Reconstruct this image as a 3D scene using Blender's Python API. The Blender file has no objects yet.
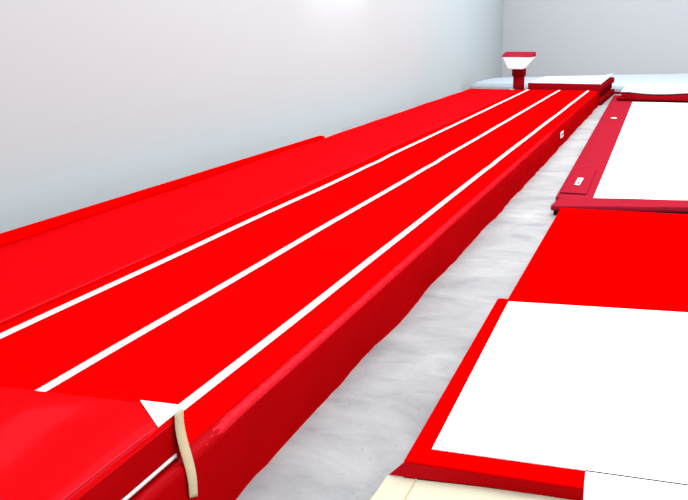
import bpy, bmesh, math, random
from mathutils import Vector, Matrix, noise

# ------------------------------------------------------------------ camera
F_PX = 1035.0
CAM_H = 1.78
PITCH = math.atan2(231.0, F_PX)
YAW = math.atan2(336.0, math.hypot(231.0, F_PX))
cam_data = bpy.data.cameras.new('camera')
cam_data.sensor_width = 36.0
cam_data.lens = F_PX / 688.0 * 36.0
cam_data.clip_end = 200
cam = bpy.data.objects.new('camera', cam_data)
bpy.context.scene.collection.objects.link(cam)
cam.location = (0, 0, CAM_H)
cam.rotation_euler = (math.pi / 2 - PITCH, 0, YAW)
bpy.context.scene.camera = cam
CAM_M = Matrix.Translation((0, 0, CAM_H)) @ cam.rotation_euler.to_matrix().to_4x4()

# ------------------------------------------------------------------ light and exposure
sc = bpy.context.scene
sc.view_settings.view_transform = 'Standard'
sc.view_settings.look = 'None'
sc.view_settings.gamma = 1.0
sc.view_settings.exposure = 0.0
sc.view_settings.use_curve_mapping = False

world = bpy.data.worlds.new('hall_light')
sc.world = world
world.use_nodes = True
wn = world.node_tree.nodes
wn['Background'].inputs['Color'].default_value = (0.97, 0.985, 1.0, 1)
wn['Background'].inputs['Strength'].default_value = 2.2


def area_light(name, loc, rot, sx, sy, watts, color=(1, 1, 1)):
    d = bpy.data.lights.new(name, 'AREA')
    d.shape = 'RECTANGLE'
    d.size, d.size_y, d.energy, d.color = sx, sy, watts, color
    o = bpy.data.objects.new(name, d)
    o.location, o.rotation_euler = loc, rot
    sc.collection.objects.link(o)
    return o


area_light('overhead_fill', (-0.6, 17, 6.8), (0, 0, 0), 8, 22, 1550)  # unseen fill from above, added to brighten the far half
wlo = area_light('wall_washer', (0, 0, 0), (0, 0, 0), 0.15, 3.0, 5)
WALL_X = -5.2


def ray(px, py):
    d = CAM_M.to_3x3() @ Vector((px - 344.0, 250.0 - py, -F_PX))
    return d.normalized()


def P(px, py, z=0.0):
    """floor-plan position of a corner seen in the survey photo, at height z"""
    d = ray(px, py)
    t = (z - CAM_H) / d.z
    return Vector((d.x * t, d.y * t))


_d = ray(338, 0)
_t = WALL_X / _d.x
wlo.location = (WALL_X + 0.42, _d.y * _t, CAM_H + _d.z * _t + 0.35)
wlo.rotation_euler = Vector((-0.42, 0, -0.3)).to_track_quat('-Z', 'X').to_euler()

# ------------------------------------------------------------------ materials


def mat(name, color, rough=0.5, spec=0.2, bump=0.0, bscale=20.0, bstretch=(1, 1, 1), var=0.0, vscale=3.0, coat=0.0,
        fine=0.0):
    m = bpy.data.materials.new(name)
    m.use_nodes = True
    nt = m.node_tree
    n, l = nt.nodes, nt.links
    b = n['Principled BSDF']
    b.inputs['Base Color'].default_value = (*color, 1)
    b.inputs['Roughness'].default_value = rough
    b.inputs['Specular IOR Level'].default_value = spec
    b.inputs['Coat Weight'].default_value = coat
    b.inputs['Coat Roughness'].default_value = 0.15
    tint = color[1] < color[0] * 0.2 and name != 'dark_seam'
    if tint:
        out = n['Material Output']
        df, gl, ms = n.new('ShaderNodeBsdfDiffuse'), n.new('ShaderNodeBsdfGlossy'), n.new('ShaderNodeMixShader')
        n.remove(b)
        df.inputs['Color'].default_value = (*color, 1)
        gl.inputs['Color'].default_value = (1.0, 0.10, 0.16, 1)
        gl.inputs['Roughness'].default_value = rough
        ms.inputs[0].default_value = spec
        l.new(df.outputs[0], ms.inputs[1])
        l.new(gl.outputs[0], ms.inputs[2])
        l.new(ms.outputs[0], out.inputs['Surface'])
        colors, normals = [df.inputs['Color']], [df.inputs['Normal'], gl.inputs['Normal']]
    else:
        colors, normals = [b.inputs['Base Color']], [b.inputs['Normal']]
    tc = n.new('ShaderNodeTexCoord')
    if bump:
        mp = n.new('ShaderNodeMapping')
        mp.inputs['Scale'].default_value = bstretch
        nz = n.new('ShaderNodeTexNoise')
        nz.inputs['Scale'].default_value = bscale
        nz.inputs['Detail'].default_value = 5
        bp = n.new('ShaderNodeBump')
        bp.inputs['Strength'].default_value = bump
        bp.inputs['Distance'].default_value = 0.02
        l.new(tc.outputs['Object'], mp.inputs['Vector'])
        l.new(mp.outputs['Vector'], nz.inputs['Vector'])
        l.new(nz.outputs['Fac'], bp.inputs['Height'])
        for q_ in normals:
            l.new(bp.outputs['Normal'], q_)
    if var:
        nz = n.new('ShaderNodeTexNoise')
        nz.inputs['Scale'].default_value = vscale
        nz.inputs['Detail'].default_value = 6
        mx = n.new('ShaderNodeMix')
        mx.data_type = 'RGBA'
        mx.inputs[6].default_value = (*[c * (1 - var) for c in color], 1)
        mx.inputs[7].default_value = (*[min(1, c * (1 + var)) for c in color], 1)
        l.new(tc.outputs['Object'], nz.inputs['Vector'])
        l.new(nz.outputs['Fac'], mx.inputs[0])
        for q_ in colors:
            l.new(mx.outputs[2], q_)
    return m


M = {
    'highlight_strip': mat('wrinkled_red_vinyl', (0.40, 0.0, 0.001), 0.2, 0.085, 0.3, 40, (1, 1, 1)),
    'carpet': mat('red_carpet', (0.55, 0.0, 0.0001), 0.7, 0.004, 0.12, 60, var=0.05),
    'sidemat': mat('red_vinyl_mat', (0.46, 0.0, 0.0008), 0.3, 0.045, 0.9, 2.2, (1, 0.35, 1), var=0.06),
    'vinyl': mat('lit_glossy_vinyl', (0.54, 0.0, 0.0003), 0.13, 0.07, 0.12, 2.0, (1.2, 0.35, 1)),  # brighter red for the mat top, lit look put into the colour
    'cover': mat('shaded_red_vinyl', (0.275, 0.0, 0.0004), 0.3, 0.025, 0.35, 7, (1, 1.5, 0.4), var=0.08),  # darkened red for side faces, their shade put into the colour
    'flatred': mat('plain_red_vinyl', (0.48, 0.0, 0.0002), 0.8, 0.0, 0.05, 30),
    'pad': mat('crimson_pad_vinyl', (0.20, 0.005, 0.014), 0.5, 0.05, 0.35, 9, var=0.15, vscale=7),
    'darkred': mat('dark_red_fabric', (0.17, 0.0003, 0.002), 0.6, 0.02, 0.3, 8),
    'deepred': mat('deep_red_padding', (0.11, 0.0004, 0.002), 0.6, 0.02, 0.3, 8),
    'white': mat('white_fabric', (0.85, 0.85, 0.85), 0.7, 0.1, 0.05, 40),
    'bed': mat('white_trampoline_bed', (0.82, 0.82, 0.82), 0.7, 0.1, 0.05, 60),
    'stripe': mat('white_stripe_tape', (0.62, 0.60, 0.61), 0.6, 0.1, 0.05, 40),
    'cream': mat('cream_tape', (0.44, 0.36, 0.23), 0.6, 0.05, 0.2, 20),
    'creampad': mat('cream_vinyl', (0.46, 0.44, 0.335), 0.6, 0.1, 0.3, 10, (1, 4, 1)),
    'blue': mat('pale_blue_vinyl', (0.325, 0.37, 0.425), 0.55, 0.1, 0.2, 2, var=0.06),
    'bluewhite': mat('white_blue_vinyl', (0.40, 0.43, 0.455), 0.5, 0.1, 0.15, 2),
    'seam': mat('dark_seam', (0.03, 0.008, 0.012), 0.8, 0.05, 0.05, 40),
    'tablered': mat('crimson_leather', (0.21, 0.008, 0.02), 0.5, 0.03, 0.1, 30),
}


def wall_mat(name, color, fleck):
    m = bpy.data.materials.new(name)
    m.use_nodes = True
    n, l = m.node_tree.nodes, m.node_tree.links
    b = n['Principled BSDF']
    b.inputs['Roughness'].default_value = 0.95
    b.inputs['Specular IOR Level'].default_value = 0.02
    tc = n.new('ShaderNodeTexCoord')
    nz = n.new('ShaderNodeTexNoise')
    nz.inputs['Scale'].default_value = fleck
    nz.inputs['Detail'].default_value = 4
    mx = n.new('ShaderNodeMix')
    mx.data_type = 'RGBA'
    mx.inputs[6].default_value = (*[c * 0.96 for c in color], 1)
    mx.inputs[7].default_value = (*[c * 1.04 for c in color], 1)
    l.new(tc.outputs['Object'], nz.inputs['Vector'])
    l.new(nz.outputs['Fac'], mx.inputs[0])
    l.new(mx.outputs[2], b.inputs['Base Color'])
    return m


def concrete():
    m = bpy.data.materials.new('polished_concrete')
    m.use_nodes = True
    n, l = m.node_tree.nodes, m.node_tree.links
    b = n['Principled BSDF']
    b.inputs['Roughness'].default_value = 0.6
    b.inputs['Specular IOR Level'].default_value = 0.15
    tc = n.new('ShaderNodeTexCoord')

    def nz(scale, detail, stretch=(1, 1, 1), dist=0.0):
        mp = n.new('ShaderNodeMapping')
        mp.inputs['Scale'].default_value = stretch
        t = n.new('ShaderNodeTexNoise')
        t.inputs['Scale'].default_value = scale
        t.inputs['Detail'].default_value = detail
        t.inputs['Roughness'].default_value = 0.62
        t.inputs['Distortion'].default_value = dist
        l.new(tc.outputs['Object'], mp.inputs['Vector'])
        l.new(mp.outputs['Vector'], t.inputs['Vector'])
        return t

    def ramp(src, stops):
        r = n.new('ShaderNodeValToRGB')
        e = r.color_ramp.elements
        e[0].position, e[0].color = stops[0][0], (*stops[0][1], 1)
        e[1].position, e[1].color = stops[-1][0], (*stops[-1][1], 1)
        for p, c in stops[1:-1]:
            k = e.new(p)
            k.color = (*c, 1)
        l.new(src, r.inputs['Fac'])
        return r

    def mul(a, c):
        x = n.new('ShaderNodeMix')
        x.data_type = 'RGBA'
        x.blend_type = 'MULTIPLY'
        x.inputs[0].default_value = 1
        l.new(a, x.inputs[6])
        l.new(c, x.inputs[7])
        return x.outputs[2]
    a = ramp(nz(1.6, 9, dist=0.6).outputs['Fac'], [(0.3, (0.185, 0.19, 0.20)), (0.5, (0.25, 0.257, 0.265)), (0.72, (0.315, 0.32, 0.32))])
    s = ramp(nz(3.5, 8, (0.8, 1.5, 1), 0.8).outputs['Fac'], [(0.33, (0.82, 0.83, 0.85)), (0.45, (0.97, 0.97, 0.98)), (0.7, (1.06, 1.06, 1.05))])
    k = ramp(nz(34, 3).outputs['Fac'], [(0.28, (0.62, 0.55, 0.5)), (0.36, (1, 1, 1)), (1.0, (1, 1, 1))])
    c = mul(mul(a.outputs['Color'], s.outputs['Color']), k.outputs['Color'])
    l.new(c, b.inputs['Base Color'])
    bp = n.new('ShaderNodeBump')
    bp.inputs['Strength'].default_value = 0.12
    bp.inputs['Distance'].default_value = 0.01
    l.new(nz(25, 6).outputs['Fac'], bp.inputs['Height'])
    l.new(bp.outputs['Normal'], b.inputs['Normal'])
    return m


# ------------------------------------------------------------------ helpers
def obj(name, bm, m, parent=None, smooth=True):
    me = bpy.data.meshes.new(name)
    bmesh.ops.recalc_face_normals(bm, faces=bm.faces)
    for f in bm.faces:
        f.smooth = smooth
    bm.to_mesh(me)
    bm.free()
    me.materials.append(m if not isinstance(m, str) else M[m])
    o = bpy.data.objects.new(name, me)
    sc.collection.objects.link(o)
    if parent:
        o.parent = parent
        o.matrix_parent_inverse = Matrix.Translation(-Vector(parent.location))
    return o


def thing(name, label, cat, loc, group=None):
    o = bpy.data.objects.new(name, None)
    o.empty_display_size = 0.2
    sc.collection.objects.link(o)
    o.location = loc
    o['label'], o['category'] = label, cat
    if group:
        o['group'] = group
    return o


def stops(L, r, step):
    if L <= 2.2 * r:
        return [0, L * .25, L * .5, L * .75, L]
    e = [0, 0.15 * r, 0.45 * r, r]
    n = max(1, int((L - 2 * r) / step))
    mid = [r + (L - 2 * r) * i / n for i in range(1, n)]
    return e + mid + [L - x for x in reversed(e)]


def slab(q, z0, z1, r=0.02, step=0.3, disp=None, round_bottom=True):
    """Soft-edged block over the plan quad q (near-left, near-right, far-right, far-left)."""
    q = [Vector((p[0], p[1])) for p in q]
    W = ((q[1] - q[0]).length + (q[2] - q[3]).length) / 2
    L = ((q[3] - q[0]).length + (q[2] - q[1]).length) / 2
    H = z1 - z0
    r = min(r, H * 0.49, W * .45, L * .45)
    us, vs, ws = stops(W, r, step), stops(L, r, step), stops(H, r, min(step, H / 3))
    bm = bmesh.new()
    cache = {}

    def V(u, v, w):
        k = (round(u, 5), round(v, 5), round(w, 5))
        if k in cache:
            return cache[k]
        c = Vector((min(max(u, r), W - r), min(max(v, r), L - r), min(max(w, r), H - r)))
        d = Vector((u, v, w)) - c
        if not round_bottom and w < r:
            d.z = w - c.z
            if Vector((d.x, d.y)).length > 1e-9:
                dd = Vector((d.x, d.y)).normalized() * r
                p = Vector((c.x + dd.x, c.y + dd.y, w))
            else:
                p = Vector((u, v, w))
        else:
            p = c + (d.normalized() * r if d.length > 1e-9 else d)
            if d.length <= 1e-9:
                p = Vector((u, v, w))
        a, b = p.x / W, p.y / L
        xy = (q[0] * (1 - a) + q[1] * a) * (1 - b) + (q[3] * (1 - a) + q[2] * a) * b
        pos = Vector((xy.x, xy.y, z0 + p.z))
        if disp:
            pos = disp(pos, a, b, p.z / H)
        cache[k] = bm.verts.new(pos)
        return cache[k]

    def grid(A, B, f):
        for i in range(len(A) - 1):
            for j in range(len(B) - 1):
                vv = [f(A[i], B[j]), f(A[i + 1], B[j]), f(A[i + 1], B[j + 1]), f(A[i], B[j + 1])]
                if len(set(vv)) == 4:
                    try:
                        bm.faces.new(vv)
                    except ValueError:
                        pass
    grid(us, vs, lambda a, b: V(a, b, 0))
    grid(us, vs, lambda a, b: V(a, b, H))
    grid(us, ws, lambda a, b: V(a, 0, b))
    grid(us, ws, lambda a, b: V(a, L, b))
    grid(vs, ws, lambda a, b: V(0, a, b))
    grid(vs, ws, lambda a, b: V(W, a, b))
    return bm


def ribbon(path, width, thick=0.003):
    """flat tape: path of (center, across, normal) triples"""
    bm = bmesh.new()
    rings = []
    for c, ac, nn in path:
        c, ac, nn = Vector(c), Vector(ac).normalized() * width / 2, Vector(nn).normalized() * thick
        rings.append([bm.verts.new(c - ac), bm.verts.new(c + ac), bm.verts.new(c + ac + nn), bm.verts.new(c - ac + nn)])
    for a, b in zip(rings, rings[1:]):
        for i in range(4):
            bm.faces.new([a[i], a[(i + 1) % 4], b[(i + 1) % 4], b[i]])
    bm.faces.new(rings[0])
    bm.faces.new(rings[-1])
    return bm


def prism(pts, z0, z1):
    bm = bmesh.new()
    lo = [bm.verts.new((p[0], p[1], z0)) for p in pts]
    hi = [bm.verts.new((p[0], p[1], z1)) for p in pts]
    bm.faces.new(lo)
    bm.faces.new(hi)
    for i in range(len(pts)):
        j = (i + 1) % len(pts)
        bm.faces.new([lo[i], lo[j], hi[j], hi[i]])
    return bm


def box(c, s):
    bm = bmesh.new()
    bmesh.ops.create_cube(bm, size=1)
    for v in bm.verts:
        v.co = Vector((v.co.x * s[0] + c[0], v.co.y * s[1] + c[1], v.co.z * s[2] + c[2]))
    return bm


def nz3(x, y, z):
    return noise.noise(Vector((x, y, z)))


def lerp2(a, b, t):
    return Vector(a) * (1 - t) + Vector(b) * t


# ------------------------------------------------------------------ setting
_d = ray(502, 60)
BACK_Y = _d.y * (WALL_X / _d.x)
RIGHT = 3.2
bm = prism([(WALL_X - .2, -3), (7, -3), (7, BACK_Y + .2), (WALL_X - .2, BACK_Y + .2)], -0.1, 0)
o = obj('floor', bm, concrete(), smooth=False)
o['kind'] = 'structure'
o = obj('wall_left', box((WALL_X - 0.1, (BACK_Y - 3) / 2, 2.0), (0.2, BACK_Y + 3, 4)), wall_mat('pale_grey_paint', (0.355, 0.396, 0.412), 60), smooth=False)
o['kind'] = 'structure'
o = obj('wall_back', box(((WALL_X - .2 + 7) / 2, BACK_Y + 0.1, 2.0), (7 - WALL_X + .2, 0.2, 4)), wall_mat('mid_grey_paint', (0.415, 0.425, 0.450), 30), smooth=False)
o['kind'] = 'structure'

# ------------------------------------------------------------------ tumbling track
TZ = 0.30
END_Y = (P(590, 91, TZ)).y
X_R0, X_R1 = -1.512, -1.53          # right side, near and far
X_S = -3.14                         # seam with the side mat
NEAR = 1.2
track = thing('tumbling_track', 'long red carpeted tumbling track with three white lines running to the vaulting table', 'tumbling track', (-2.5, 11, 0))


def track_disp(p, a, b, w):
    y = p.y
    if a > 0.98:                     # wavy draped side
        k = math.sin(math.pi * min(1, max(0, w)))
        p.x += 0.010 * nz3(y * 1.7, w * 1.5, 3) * (0.35 + k) + 0.010 * nz3(y * 5, w * 2, 9) * (0.2 + 0.8 * (1 - w))
        p.x += (1 - w) ** 2 * (0.022 * nz3(y * 1.1, 0, 20) + 0.02)
    if w > 0.9:
        p.z += 0.006 * nz3(p.x * 1.2, y * 0.5, 5) * (1 if a < .98 else .5)
        p.z -= 0.006 * math.exp(-((y - 10.6) / 0.25) ** 2)
    return p


def track_x(t):                      # right side X at y
    return X_R0 + (X_R1 - X_R0) * (t - NEAR) / (END_Y - NEAR)


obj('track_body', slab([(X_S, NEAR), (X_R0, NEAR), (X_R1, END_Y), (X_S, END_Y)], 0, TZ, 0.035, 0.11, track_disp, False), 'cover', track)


def top_z(x, y):
    return TZ + 0.006 * nz3(x * 1.2, y * 0.5, 5) - 0.006 * math.exp(-((y - 10.6) / 0.25) ** 2)


# carpet laid on the body, stopping short of the rounded edge
def strip_sheet(x0f, x1f, y0, y1, step, zoff, nx=10):
    bm = bmesh.new()
    ny = int((y1 - y0) / step)
    rows = []
    for i in range(ny + 1):
        y = y0 + (y1 - y0) * i / ny
        a, b = x0f(y), x1f(y)
        up = [bm.verts.new((a + (b - a) * j / nx, y, top_z(a + (b - a) * j / nx, y) + zoff)) for j in range(nx + 1)]
        dn = [bm.verts.new((a + (b - a) * j / nx, y, top_z(a + (b - a) * j / nx, y) - 0.002)) for j in (0, nx)]
        rows.append((up, dn))
    for (u0, d0), (u1, d1) in zip(rows, rows[1:]):
        for j in range(nx):
            bm.faces.new([u0[j], u0[j + 1], u1[j + 1], u1[j]])
        bm.faces.new([u0[0], u1[0], d1[0], d0[0]])
        bm.faces.new([u0[nx], d0[1], d1[1], u1[nx]])
    bm.faces.new(rows[0][0] + [rows[0][1][1], rows[0][1][0]])
    bm.faces.new(rows[-1][0] + [rows[-1][1][1], rows[-1][1][0]])
    return bm


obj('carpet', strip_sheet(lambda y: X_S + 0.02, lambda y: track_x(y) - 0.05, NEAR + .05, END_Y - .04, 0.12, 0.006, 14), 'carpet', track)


def stripe(px0, py0, px1, py1, kx, ky):
    a, b = P(px0, py0, TZ + .01), P(px1, py1, TZ + .01)
    k = P(kx, ky, TZ + .01)
    n0 = a + (a - k).normalized() * 1.3

    def cx(y):
        if y < k.y:
            return n0.x + (k.x - n0.x) * (y - n0.y) / (k.y - n0.y)
        return k.x + (b.x - k.x) * (y - k.y) / (b.y - k.y)
    w = 0.023
    obj('lane_stripe', strip_sheet(lambda y: cx(y) - w, lambda y: cx(y) + w, max(n0.y, 1.3), END_Y - .04, 0.12, 0.010, 2), 'stripe', track)


stripe(190, 400.5, 587, 91.5, 489, 166.5)
stripe(41.5, 389.8, 557, 91.5, 426, 167.6)
stripe(-6, 338, 524, 91.5, 320, 188)

# added strip of wrinkled vinyl that gives the rounded edge its highlight
bm = bmesh.new()
rows = []
for i in range(int((14 - 3.13) / 0.016)):
    y = 3.13 + i * 0.016
    row = []
    for j, (dx, dz) in enumerate(((-.046, .002), (-.036, .004), (-.026, .003), (-.016, -.001), (-.008, -.007), (-.002, -.018))):
        f = 1 if 0 < j < 5 else 0
        wv = f * 0.0035 * nz3(y * 16 + dx * 120, dx * 30, 3) + f * 0.0035 * nz3(y * 40 + dx * 120, dx * 60, 8)
        row.append(bm.verts.new((track_x(y) + dx + wv * .6, y, top_z(track_x(y), y) + dz + wv - 0.012 * max(0, 1 - (y - 3.1) / 0.35))))
    rows.append(row)
for A, B in zip(rows, rows[1:]):
    for j in range(5):
        bm.faces.new([A[j], A[j + 1], B[j + 1], B[j]])
o = obj('edge_highlight', bm, 'highlight_strip', track)
o['label'] = 'wrinkled glossy strip added to carry the highlight along the right edge'

# small maker's tag on the draped side
def tag_on_side(px, py, w, h, parent):
    d = ray(px, py)
    t = (track_x(13) + 0.012) / d.x
    y, z = d.y * t, CAM_H + d.z * t
    x = track_x(y) + 0.02
    tg = obj('label_tag', box((x, y, z), (0.012, w, h)), 'stripe', parent, False)
    tg['label'] = 'small white tag on the red side'
    for i, (dy, hh) in enumerate([(-.3, .5), (-.15, .34), (0.02, .5), (.2, .3), (.33, .5)]):
        obj('printed_mark', box((x + 0.007, y + dy * w, z + (0.04 if i % 2 else 0) * h), (0.002, w * 0.08, h * hh)), 'pad', tg, False)


tag_on_side(561.5, 134.5, 0.34, 0.075, track)

# ------------------------------------------------------------------ red mat between the track and the wall
LX0, LX1 = -4.20, -4.30


def mat_disp(p, a, b, w):
    if w > 0.9:
        p.z += 0.012 * nz3(p.x * 2.2, p.y * 0.55, 15) + 0.004 * nz3(p.x * 6, p.y * 1.5, 7)
    if a < 0.02:
        p.x += 0.015 * nz3(0, p.y * 0.8, 2)
    return p


sm = obj('gym_mat', slab([(LX0, NEAR), (X_S - .006, NEAR), (X_S - .006, END_Y), (LX1, END_Y)], 0, TZ - 0.004, 0.02, 0.14, mat_disp, False), 'sidemat')
sm['label'] = 'wide creased red vinyl mat between the striped track and the pale wall'
sm['category'] = 'mat'

# narrow wall strip lying along the far left
s0, s1 = P(-60, 253, TZ), P(322, 136.5, TZ)
es = obj('edge_mat', slab([(-4.54, NEAR), (LX0 - 0.02, NEAR), (-4.265, s1.y), (-4.345, s1.y)], 0, TZ + 0.012, 0.012, 0.3), 'flatred')
es['label'] = 'narrow tapering red strip mat against the left wall'
es['category'] = 'mat'

# ------------------------------------------------------------------ raised vinyl mat on the near end of the track
BZ0, BZ1 = TZ + 0.0155, 0.47
cR = P(183.5, 406.5, BZ1)
cL = P(30, 388.5, BZ1)
dirn = (cR - cL).normalized()
cLL = cR - dirn * 1.75
XR = cR.x
block = thing('landing_mat', 'glossy red vinyl mat with white corner on the near end of the striped track', 'mat', ((XR + cLL.x) / 2, 2.3, BZ0))


def block_disp(p, a, b, w):
    if w > 0.85 and a < 0.985:
        f = min(1, (1 - a) * 8) * min(1, (1 - b) * 10)
        p.z += f * (0.016 * math.sin(p.x * 11 + p.y * 2.0 + 2.0 * nz3(p.x, p.y, 1)) + 0.006 * nz3(p.x * 4, p.y * 2, 3)) - 0.004
    return p


bq = [(cLL.x, NEAR + .05), (XR, NEAR + .05), (cR.x, cR.y), (cLL.x, cLL.y)]
obj('mat_body', slab(bq, BZ0, BZ1 - .022, 0.008, 0.08, None, False), 'cover', block)  # sides a darker red than the top, painting in their shade
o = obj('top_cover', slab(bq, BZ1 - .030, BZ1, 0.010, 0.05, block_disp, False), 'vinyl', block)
o['label'] = 'glossy top cover, light from above painted in as a brighter red'
# piping along the top right edge
pp = [((XR - 0.004 + 0.003 * nz3(y * 3, 1, 1), y, BZ1 - 0.004 + 0.003 * nz3(y * 4, 5, 1)), (1, 0, 0.6), (0.5, 0, 1))
      for y in [NEAR + .1 + i * 0.05 for i in range(int((P(160, 425, BZ1).y - NEAR - .1) / 0.05))]]
o = obj('edge_piping', ribbon(pp, 0.012, 0.004), 'pad', block)
# white corner patch
a1, a2 = P(141, 401.0, BZ1), P(157, 427.5, BZ1)
pc = prism([(a1.x, a1.y - .005), (a2.x + 0.004, a2.y), (cR.x + 0.004, cR.y), ], BZ1 + 0.001, BZ1 + 0.005)
o = obj('corner_patch', pc, 'white', block, False)
o['label'] = 'white triangular corner patch'
# cream strap hanging over the corner, down the side
ty = cR.y - 0.02
path = []
for i in range(25):
    t = i / 24
    z = BZ1 + 0.004 - t * 0.315
    k = min(1, max(0, (t - 0.1) / 0.75))
    path.append(((XR + 0.008 + 0.040 * k * k * (3 - 2 * k), ty - 0.035 + 0.01 * t * t, z), (0, 1, -0.35 * t ** 6), (1, 0, 0)))
o = obj('fabric_strap', ribbon(path, 0.062, 0.003), 'cream')
o['label'] = 'cream strap hanging from the white cornered mat down the side of the track'
o['category'] = 'strap'
yy = ty - 0.06
path = [((XR + 0.003, y, BZ0 + 0.008), (0, 0, 1), (1, 0, 0)) for y in [NEAR + .1 + (yy - NEAR - .1) * i / 20 for i in range(21)]]
o = obj('edge_binding', ribbon(path, 0.013, 0.006), 'stripe', block)
o['label'] = 'thin pale binding along the lower edge'

# ------------------------------------------------------------------ folded end mat behind the track
EZ = 0.455
e0, e1, e2, e3 = P(526.5, 83.0, EZ), P(602, 82.3, EZ), P(613.5, 75.2, EZ), P(545, 76.2, EZ)
e0 = Vector((e0.x, END_Y + 0.03))
e1 = Vector((e1.x, END_Y + 0.03))
end = thing('folding_mat', 'red folding mat with a white top at the far end of the striped track', 'mat', ((e0.x + e1.x) / 2, END_Y + 1.5, 0))
nl = 3
for i in range(nl):
    z0 = 0.42 * i / nl
    z1 = 0.42 * (i + 1) / nl - 0.008
    off = (0.05, -0.02, 0.03)[i]
    obj('folded_panel', slab([(e0.x, e0.y), (e1.x + off, e1.y), (e2.x + off, e2.y), (e3.x, e3.y)], z0, z1, 0.03, 0.3), ('darkred', 'deepred', 'darkred')[i], end)
def curl(p, a, b, w):
    p.z += 0.05 * max(0, (a - 0.8) / 0.2) ** 2 * b
    return p
o = obj('top_panel', slab([(e0.x, e0.y + .01), (e1.x, e1.y + .01), (e2.x, e2.y), (e3.x, e3.y)], 0.42, EZ, 0.012, 0.2, curl), 'bluewhite', end)
o['label'] = 'white top panel'
o = obj('front_flap', slab([(e0.x, e0.y - .015), (e1.x, e1.y - .015), (e1.x, e1.y + .005), (e0.x, e0.y + .005)], 0.16, EZ - .012, 0.008, 0.3), 'darkred', end)

# ------------------------------------------------------------------ pale blue landing area
BM = 0.27
g0 = P(473, 91.0, BM - .03)
f_y = max(e2.y, e3.y) + 0.12
g_l = P(476, 90.5, 0.2)
q = [(-5.0, f_y + .15), (1.8, f_y + .15), (1.8, 30.6), (-4.5, 27.6)]
def blue_disp(p, a, b, w):
    if w > .8:
        p.z += 0.02 * nz3(p.x * .6, p.y * .6, 4) + 0.10 * a * b - 0.11 * (1 - b) ** 3
    return p
lm = obj('landing_mat', slab(q, 0.0, BM, 0.09, 0.25, blue_disp, False), 'blue')
lm['label'] = 'large pale blue landing mat in front of the back wall'
lm['category'] = 'mat'
rb = obj('floor_strip', slab([(q[0][0], f_y), (q[1][0], f_y - .1), (q[1][0], f_y + .03), (q[0][0], f_y + .2)], 0, 0.05, 0.01, 0.5), 'darkred')
rb['label'] = 'thin dark red strip on the floor along the pale blue mat'
rb['category'] = 'floor strip'

# ------------------------------------------------------------------ vaulting table
vp = P(519, 90.6, TZ)
VY = END_Y + 0.32
VX = ray(519.2, 80).x / ray(519.2, 80).y * VY
vt = thing('vaulting_table', 'vaulting table with white nose and crimson top on a dark red column', 'vaulting table', (VX, VY, 0))


def zat(px, py, y):
    d = ray(px, py)
    return CAM_H + d.z * y / d.y


def xat(px, py, y):
    d = ray(px, py)
    return d.x * y / d.y


def ring_loft(rings, cap=True):
    bm = bmesh.new()
    R = [[bm.verts.new(p) for p in r] for r in rings]
    n = len(R[0])
    for a, b in zip(R, R[1:]):
        for i in range(n):
            bm.faces.new([a[i], a[(i + 1) % n], b[(i + 1) % n], b[i]])
    if cap:
        bm.faces.new(R[0])
        bm.faces.new(R[-1])
    return bm


def rrect(cx, cy, z, hx, hy, r, n=4):
    pts = []
    for (sx, sy, a0) in ((1, 1, 0), (-1, 1, 90), (-1, -1, 180), (1, -1, 270)):
        for i in range(n + 1):
            a = math.radians(a0 + 90 * i / n)
            pts.append((cx + sx * (hx - r) + r * math.cos(a), cy + sy * (hy - r) + r * math.sin(a), z))
    return pts


zb = zat(519, 69.0, VY - .1)
zm = zat(519, 57.2, VY - .4)
zt = zat(519, 52.6, VY + .2)
s = VY / 1060.0 * 1.0
hw_top = 0.5 * (xat(535.0, 57, VY) - xat(503, 57, VY)) - 0.01
hw_bot = 0.5 * (xat(525, 69, VY) - xat(509.5, 69, VY))
cxm = xat(519.2, 57, VY)
cxb = xat(517.2, 69, VY)
# white padded body flaring upwards
rings = []
for t in (0.0, 0.04, 0.12, 0.3, 0.5, 0.7, 0.86, 0.95, 1.0):
    e = t ** 1.08
    hx = hw_bot + (hw_top - hw_bot) * e
    hy = 0.17 + 0.08 * t
    if t == 0.0:
        hx, hy = hx - .03, hy - .03
    rings.append(rrect(cxb + (cxm - cxb) * e, VY - 0.14 + 0.09 * t, zb + (zm - zb) * t, hx, hy, 0.05))
o = obj('padded_nose', ring_loft(rings), 'white', vt)
o['label'] = 'white flared padding under the top'
# crimson top rising to the back
bm = bmesh.new()
prof = rrect(cxm, VY - .04, 0, hw_top, 0.27, 0.06, 5)
lo = [bm.verts.new((x, y, zm)) for x, y, _ in prof]
def tz(y):
    t = (y - (VY - .31)) / 0.54
    return zm + 0.02 + (zt - zm - .0) * (t ** 0.8 if t > 0 else 0)
m1 = [bm.verts.new((x, y, tz(y) - .01)) for x, y, _ in prof]
hi = [bm.verts.new((cxm + 0.02 + (x - cxm) * .955, VY - .04 + (y - VY + .04) * .955, tz(y))) for x, y, _ in prof]
n = len(prof)
for A, B in ((lo, m1), (m1, hi)):
    for i in range(n):
        bm.faces.new([A[i], A[(i + 1) % n], B[(i + 1) % n], B[i]])
bm.faces.new(lo)
bm.faces.new(hi)
obj('table_top', bm, 'tablered', vt)
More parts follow.
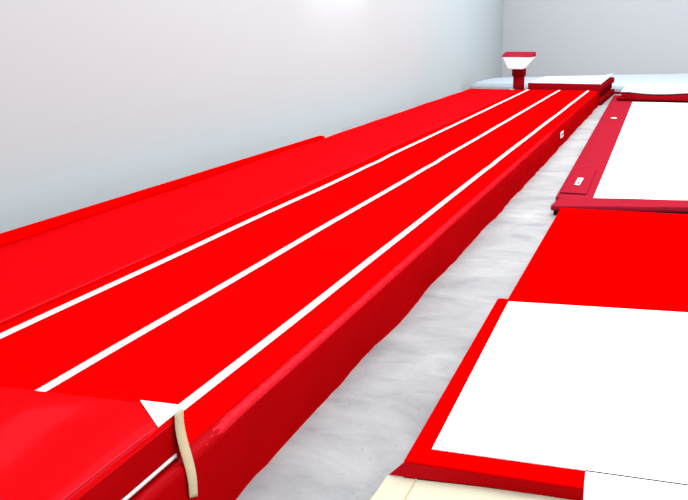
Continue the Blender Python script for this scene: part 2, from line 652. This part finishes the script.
# column: upper sleeve and lower pad
zs = zat(519, 76, VY)
hc = 0.5 * (xat(524.0, 80, VY) - xat(513.8, 80, VY))
hs = 0.5 * (xat(525.3, 72, VY) - xat(512.6, 72, VY))
ccx = xat(518.8, 80, VY)
o = obj('column_sleeve', ring_loft([rrect(ccx, VY, z, hs - d, hs - d, 0.03) for z, d in ((zs, .012), (zs + .015, 0), (zb - .01, 0), (zb + .01, .01))]), 'deepred', vt)
obj('column', ring_loft([rrect(ccx, VY, z, hc - d, hc - d, 0.03) for z, d in ((0.04, 0), (zs + .01, 0))]), 'darkred', vt)
obj('base_plate', ring_loft([rrect(ccx, VY, z, hc + .015, .2 - d, 0.04) for z, d in ((0.0, 0), (0.04, 0), (0.05, .01))]), 'deepred', vt)
bx_ = P(506.5, 91.6, TZ + .01)
o = obj('paper_tag', box((bx_.x, END_Y - 0.12, TZ + .012), (0.10, 0.10, 0.004)), 'stripe', None, False)
o['label'] = 'tiny white tag on the far end of the red mat beside the vaulting table'
o['category'] = 'tag'

# ------------------------------------------------------------------ trampoline
ZT = 0.10
t_nl, t_nr = P(550.5, 206.0, ZT - .008), P(688, 207.5, ZT - .008)
t_fl = P(612, 98, ZT)
i_nl, i_nr = P(593, 198.5, ZT), P(688, 200.5, ZT)
i_fl, i_fr = P(632, 103, ZT), P(688, 101.5, ZT)


def ext(a, b, x):
    t = (x - a.x) / (b.x - a.x)
    return a + (b - a) * t


XE = 2.6
tr = thing('trampoline', 'white bedded trampoline with crimson frame pads beyond the plain red floor mat', 'trampoline', ((t_nl.x + XE) / 2, (t_nl.y + t_fl.y) / 2, 0))
o_nr = ext(t_nl, t_nr, XE)
in_r = XE - 0.35
# bed
bed_q = [i_nl + Vector((-.04, -.04)), ext(i_nl, i_nr, in_r), Vector((in_r, i_fl.y + .5)), i_fl + Vector((-.04, 0.5))]
obj('trampoline_bed', slab(bed_q, ZT - 0.03, ZT - 0.012, 0.006, 0.5), 'bed', tr)


def pad_disp(p, a, b, w):
    if w > .6:
        p.z += 0.006 * nz3(p.x * 4, p.y * 1.6, 8)
    return p


o_fl2 = t_fl + (t_fl - t_nl).normalized() * 0.6
i_fl2 = i_fl + (i_fl - i_nl).normalized() * 0.6


def along(t):
    return lerp2(t_nl, o_fl2, t), lerp2(i_nl, i_fl2, t)


def t_of(px, py):
    p = P(px, py, ZT)
    return (p.y - t_nl.y) / (o_fl2.y - t_nl.y)


cuts = [0.0, t_of(564, 181.5 + 1), t_of(590, 143), t_of(604, 119), 1.0]
cuts[1] = t_of(574, 167)
pads = []
for k in range(4):
    a, b = along(cuts[k] + (0.0007 if k else 0.0)), along(cuts[k + 1] - 0.0007)
    if k == 0:
        a = (lerp2(t_nl, o_fl2, 0.035), lerp2(i_nl, i_fl2, 0.035))
        a = (Vector((a[0].x, a[0].y)), Vector((a[1].x, a[0].y)))
    pads.append(obj('frame_pad', slab([a[0], a[1], b[1], b[0]], ZT - 0.05, ZT, 0.012, 0.15, pad_disp), 'pad', tr))
obj('frame_pad', slab([t_nl, o_nr, ext(i_nl, i_nr, XE) + Vector((0, -.0)), Vector((t_nl.x + .03, i_nl.y + .02))], ZT - 0.052, ZT - 0.001, 0.012, 0.2, pad_disp), 'pad', tr)
obj('frame_pad', slab([Vector((in_r, i_nr.y)), Vector((XE, i_nr.y)), Vector((XE, i_fl2.y)), Vector((in_r, i_fl2.y))], ZT - 0.05, ZT, 0.012, 0.4), 'pad', tr)
obj('frame_pad', slab([o_fl2 + Vector((0, .01)), Vector((XE, o_fl2.y + .01)), Vector((XE, o_fl2.y + .35)), o_fl2 + Vector((0, .35))], ZT - 0.05, ZT, 0.012, 0.4), 'pad', tr)
# steel frame beneath on low feet
fr = bmesh.new()
c0, c1, c2, c3 = t_nl + Vector((.05, .05)), o_nr + Vector((-.05, .05)), Vector((XE - .05, o_fl2.y + .3)), o_fl2 + Vector((.05, .3))
tmp = bpy.data.meshes.new('t')
for a, b in ((c0, c1), (c1, c2), (c2, c3), (c3, c0)):
    d = (b - a).normalized()
    nn = Vector((-d.y, d.x)) * 0.025
    s_ = prism([a - nn, b - nn, b + nn, a + nn], 0.0, ZT - 0.053)
    s_.to_mesh(tmp)
    s_.free()
    fr.from_mesh(tmp)
bpy.data.meshes.remove(tmp)
obj('steel_frame', fr, 'seam', tr, False)


def flat_tag(pts, z, name, m, parent, lab=None):
    q_ = [P(x, y, z) for x, y in pts]
    o = obj(name, prism(q_, z, z + 0.003), m, parent, False)
    if lab:
        o['label'] = lab
    return o


# quilted label patch on the near pad
patch = slab([P(560, 193.5, ZT), P(586.5, 195, ZT), P(597, 169.5, ZT), P(575, 169.2, ZT)], ZT + .004, ZT + 0.016, 0.008, 0.08, pad_disp)
patch_o = obj('label_patch', patch, 'pad', tr)
tg = flat_tag([(574.5, 184.8), (579.5, 185.3), (583.5, 178.3), (578, 178)], ZT + 0.022, 'label_tag', 'white', tr, 'white printed label on the crimson pad')
obj('printed_mark', prism([P(576.8, 183.8, ZT + .025), P(579.2, 184, ZT + .025), P(580, 182.2, ZT + .025), P(577.8, 182, ZT + .025)], ZT + .0255, ZT + .0265), 'pad', tg, False)
obj('printed_mark', prism([P(578.6, 181.0, ZT + .025), P(580.6, 181.1, ZT + .025), P(581.3, 179.6, ZT + .025), P(579.4, 179.5, ZT + .025)], ZT + .0255, ZT + .0265), 'cream', tg, False)
cc = P(613.8, 118, ZT + .008)
bm = bmesh.new()
bmesh.ops.create_cone(bm, segments=20, radius1=0.055, radius2=0.05, depth=0.006, cap_ends=True)
for v in bm.verts:
    v.co = Vector((v.co.x + cc.x, v.co.y * 1.6 + cc.y, v.co.z + ZT + 0.009))
o = obj('round_badge', bm, 'stripe', tr)
o['label'] = 'round pale badge on the crimson pad'

# sagging mat across the far end of the trampoline
CZ0, CZ1 = ZT + 0.012, ZT + 0.20
h0 = P(622.5, 91.2, CZ1)
h1 = P(688, 91.2, CZ1)
hb = P(630, 82.3, CZ1)
xs = [h0.x, h1.x]
mid = P(655, 91, CZ1).x
def sag(p, a, b, w):
    s_ = max(0, 1 - ((p.x - mid) / (mid - h0.x)) ** 2) if p.x < mid else max(0.0, 1 - ((p.x - mid) / 0.75) ** 2)
    p.z -= 0.055 * s_ * (0.3 + .7 * w if w > .5 else 0.65 * w * 2 * 0)
    if a < .05:
        p.x -= 0.05 * (1 - w)
    return p
safe = thing('safety_mat', 'sagging white topped mat with red sides lying across the far end of the trampoline', 'mat', (mid, (h0.y + hb.y) / 2, CZ0))
qq = [h0, Vector((XE, h0.y)), Vector((XE, hb.y)), hb]
obj('mat_body', slab([qq[0] + Vector((0, .0)), qq[1], qq[2], qq[3]], CZ0, CZ1 - .015, 0.03, 0.1, sag), 'darkred', safe)
o = obj('top_cover', slab([qq[0] + Vector((.0, .0)), qq[1], qq[2], qq[3]], CZ1 - .02, CZ1 + .004, 0.008, 0.1, sag), 'bluewhite', safe)
o['label'] = 'white top cover'
o = obj('corner_roll', slab([h0 + Vector((-.12, -.05)), h0 + Vector((.06, -.05)), h0 + Vector((.06, .5)), h0 + Vector((-.05, .5))], CZ0, CZ0 + 0.07, 0.03, 0.1), 'darkred', safe)

# ------------------------------------------------------------------ plain red floor mat
RZ = 0.088
r_nl, r_nr = P(506.5, 300, RZ), P(688, 311.5, RZ)
r_fl = P(560.5, 207.6, RZ)
r_fy = t_nl.y - 0.03
r_fl = Vector((r_fl.x, r_fy))
rq = [r_nl, ext(r_nl, r_nr, 2.6), Vector((2.6, r_fy + .02)), r_fl]
o = obj('floor_mat', slab(rq, 0, RZ, 0.012, 0.3), 'flatred')
o['label'] = 'plain red mat between the trampoline and the white bordered mat'
o['category'] = 'mat'

# ------------------------------------------------------------------ near white mat with red border
NZ = 0.11
SK = 0.055
n_nl, n_nr = P(403, 460, NZ), P(585, 487.5, NZ)
n_fl = P(497.5, 297.5, NZ)
n_fr = P(688, 311.8, NZ)
XN = 2.0
nm = thing('gymnastics_mat', 'white mat with a red border in the right foreground', 'mat', (0.3, (n_nl.y + n_fl.y) / 2, 0))
nq = [n_nl, ext(n_nl, n_nr, XN), ext(n_fl, n_fr, XN), n_fl]
obj('border', slab(nq, 0, NZ, 0.014, 0.2, None, False), 'flatred', nm)
w_nl, w_m = P(432, 449.5, NZ), P(585.5, 471, NZ)
w_fl = P(508.5, 302, NZ)
w_fr = P(688, 313.2, NZ)
sheet = prism([w_nl, ext(w_nl, w_m, XN), ext(w_fl, w_fr, XN), w_fl], NZ + 0.0005, NZ + 0.004)
o = obj('white_panel', sheet, 'bed', nm, False)
o['label'] = 'white panel inside the red border'
p0, p1 = P(585.5, 472, NZ), P(584.2, 487.2, NZ)
fl = prism([p1 - Vector((0, .012)), ext(n_nl, n_nr, XN) - Vector((0, .012)), ext(w_nl, w_m, XN) - Vector((0, .012)), p0 + Vector((0, -.002))], SK + 0.006, NZ + 0.004)
o = obj('white_edge', fl, 'bed', nm, False)
o['label'] = 'white stretch of border at the right'
a, b = P(585.5, 471.6, NZ), ext(w_nl, w_m, XN) - Vector((0, .006))
nn = Vector((0, 0.0028))
obj('seam', prism([a - nn, b - nn, b + nn, a + nn], NZ + 0.001, NZ + 0.0055), 'seam', nm, False)
# front face flap, sloping to the cream pad, its shade painted in as darker red
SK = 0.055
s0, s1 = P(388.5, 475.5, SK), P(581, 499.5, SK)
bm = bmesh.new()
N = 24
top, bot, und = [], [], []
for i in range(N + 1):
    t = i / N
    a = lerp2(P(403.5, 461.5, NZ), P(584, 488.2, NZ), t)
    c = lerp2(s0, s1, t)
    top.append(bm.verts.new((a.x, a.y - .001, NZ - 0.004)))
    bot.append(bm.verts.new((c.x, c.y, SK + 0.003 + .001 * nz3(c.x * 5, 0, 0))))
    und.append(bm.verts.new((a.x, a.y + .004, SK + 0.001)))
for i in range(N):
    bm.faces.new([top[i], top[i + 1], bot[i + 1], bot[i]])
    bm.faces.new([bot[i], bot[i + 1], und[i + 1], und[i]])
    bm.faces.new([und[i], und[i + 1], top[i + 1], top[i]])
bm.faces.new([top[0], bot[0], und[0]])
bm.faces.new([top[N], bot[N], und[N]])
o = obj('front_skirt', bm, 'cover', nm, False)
o['label'] = 'red skirt along the near side, shade painted in as a darker red'

# ------------------------------------------------------------------ cream pad at the bottom edge
k0 = P(345, 530, SK)
k1 = s0 + Vector((-.01, .0))
def cream_disp(p, a, b, w):
    if w > .5:
        p.z += 0.003 * nz3(p.x * 8, p.y * 3, 8)
    if a < .06:
        p.z -= 0.006 * abs(nz3(p.x * 30, p.y * 20, 1))
    return p
far_r = ext(s0, s1, XN)
cp = thing('crash_pad', 'cream vinyl pad at the bottom edge in front of the white mat', 'mat', (0.3, 2.3, 0))
cs = P(417, 476.8, SK)
q0 = Vector((P(352, 520, SK).x - .05, 1.75))
o = obj('pad_body', slab([q0, Vector((XN, 1.75)), far_r + Vector((0, .012)), k1 + Vector((0, .012))], 0, SK - .001, 0.012, 0.12, cream_disp, False), 'creampad', cp)
a, b = P(417, 477, SK), P(404.5, 500, SK)
nn = Vector((0.0018, 0))
b2 = a + (b - a) * 2.2
o = obj('seam', prism([a - nn, a + nn, b2 + nn, b2 - nn], SK + 0.0005, SK + 0.002), M['cream'], cp, False)
a, b = P(582, 499, SK), P(688, 513, SK)
o = obj('white_cover', prism([P(583.5, 489.0, SK), ext(P(583.5, 489.0, SK), P(688, 502, SK), XN), Vector((XN, 1.76)), P(577, 530, SK)], SK + 0.001, SK + 0.005), 'bed', cp, False)
o['label'] = 'white cover on the right of the cream pad'
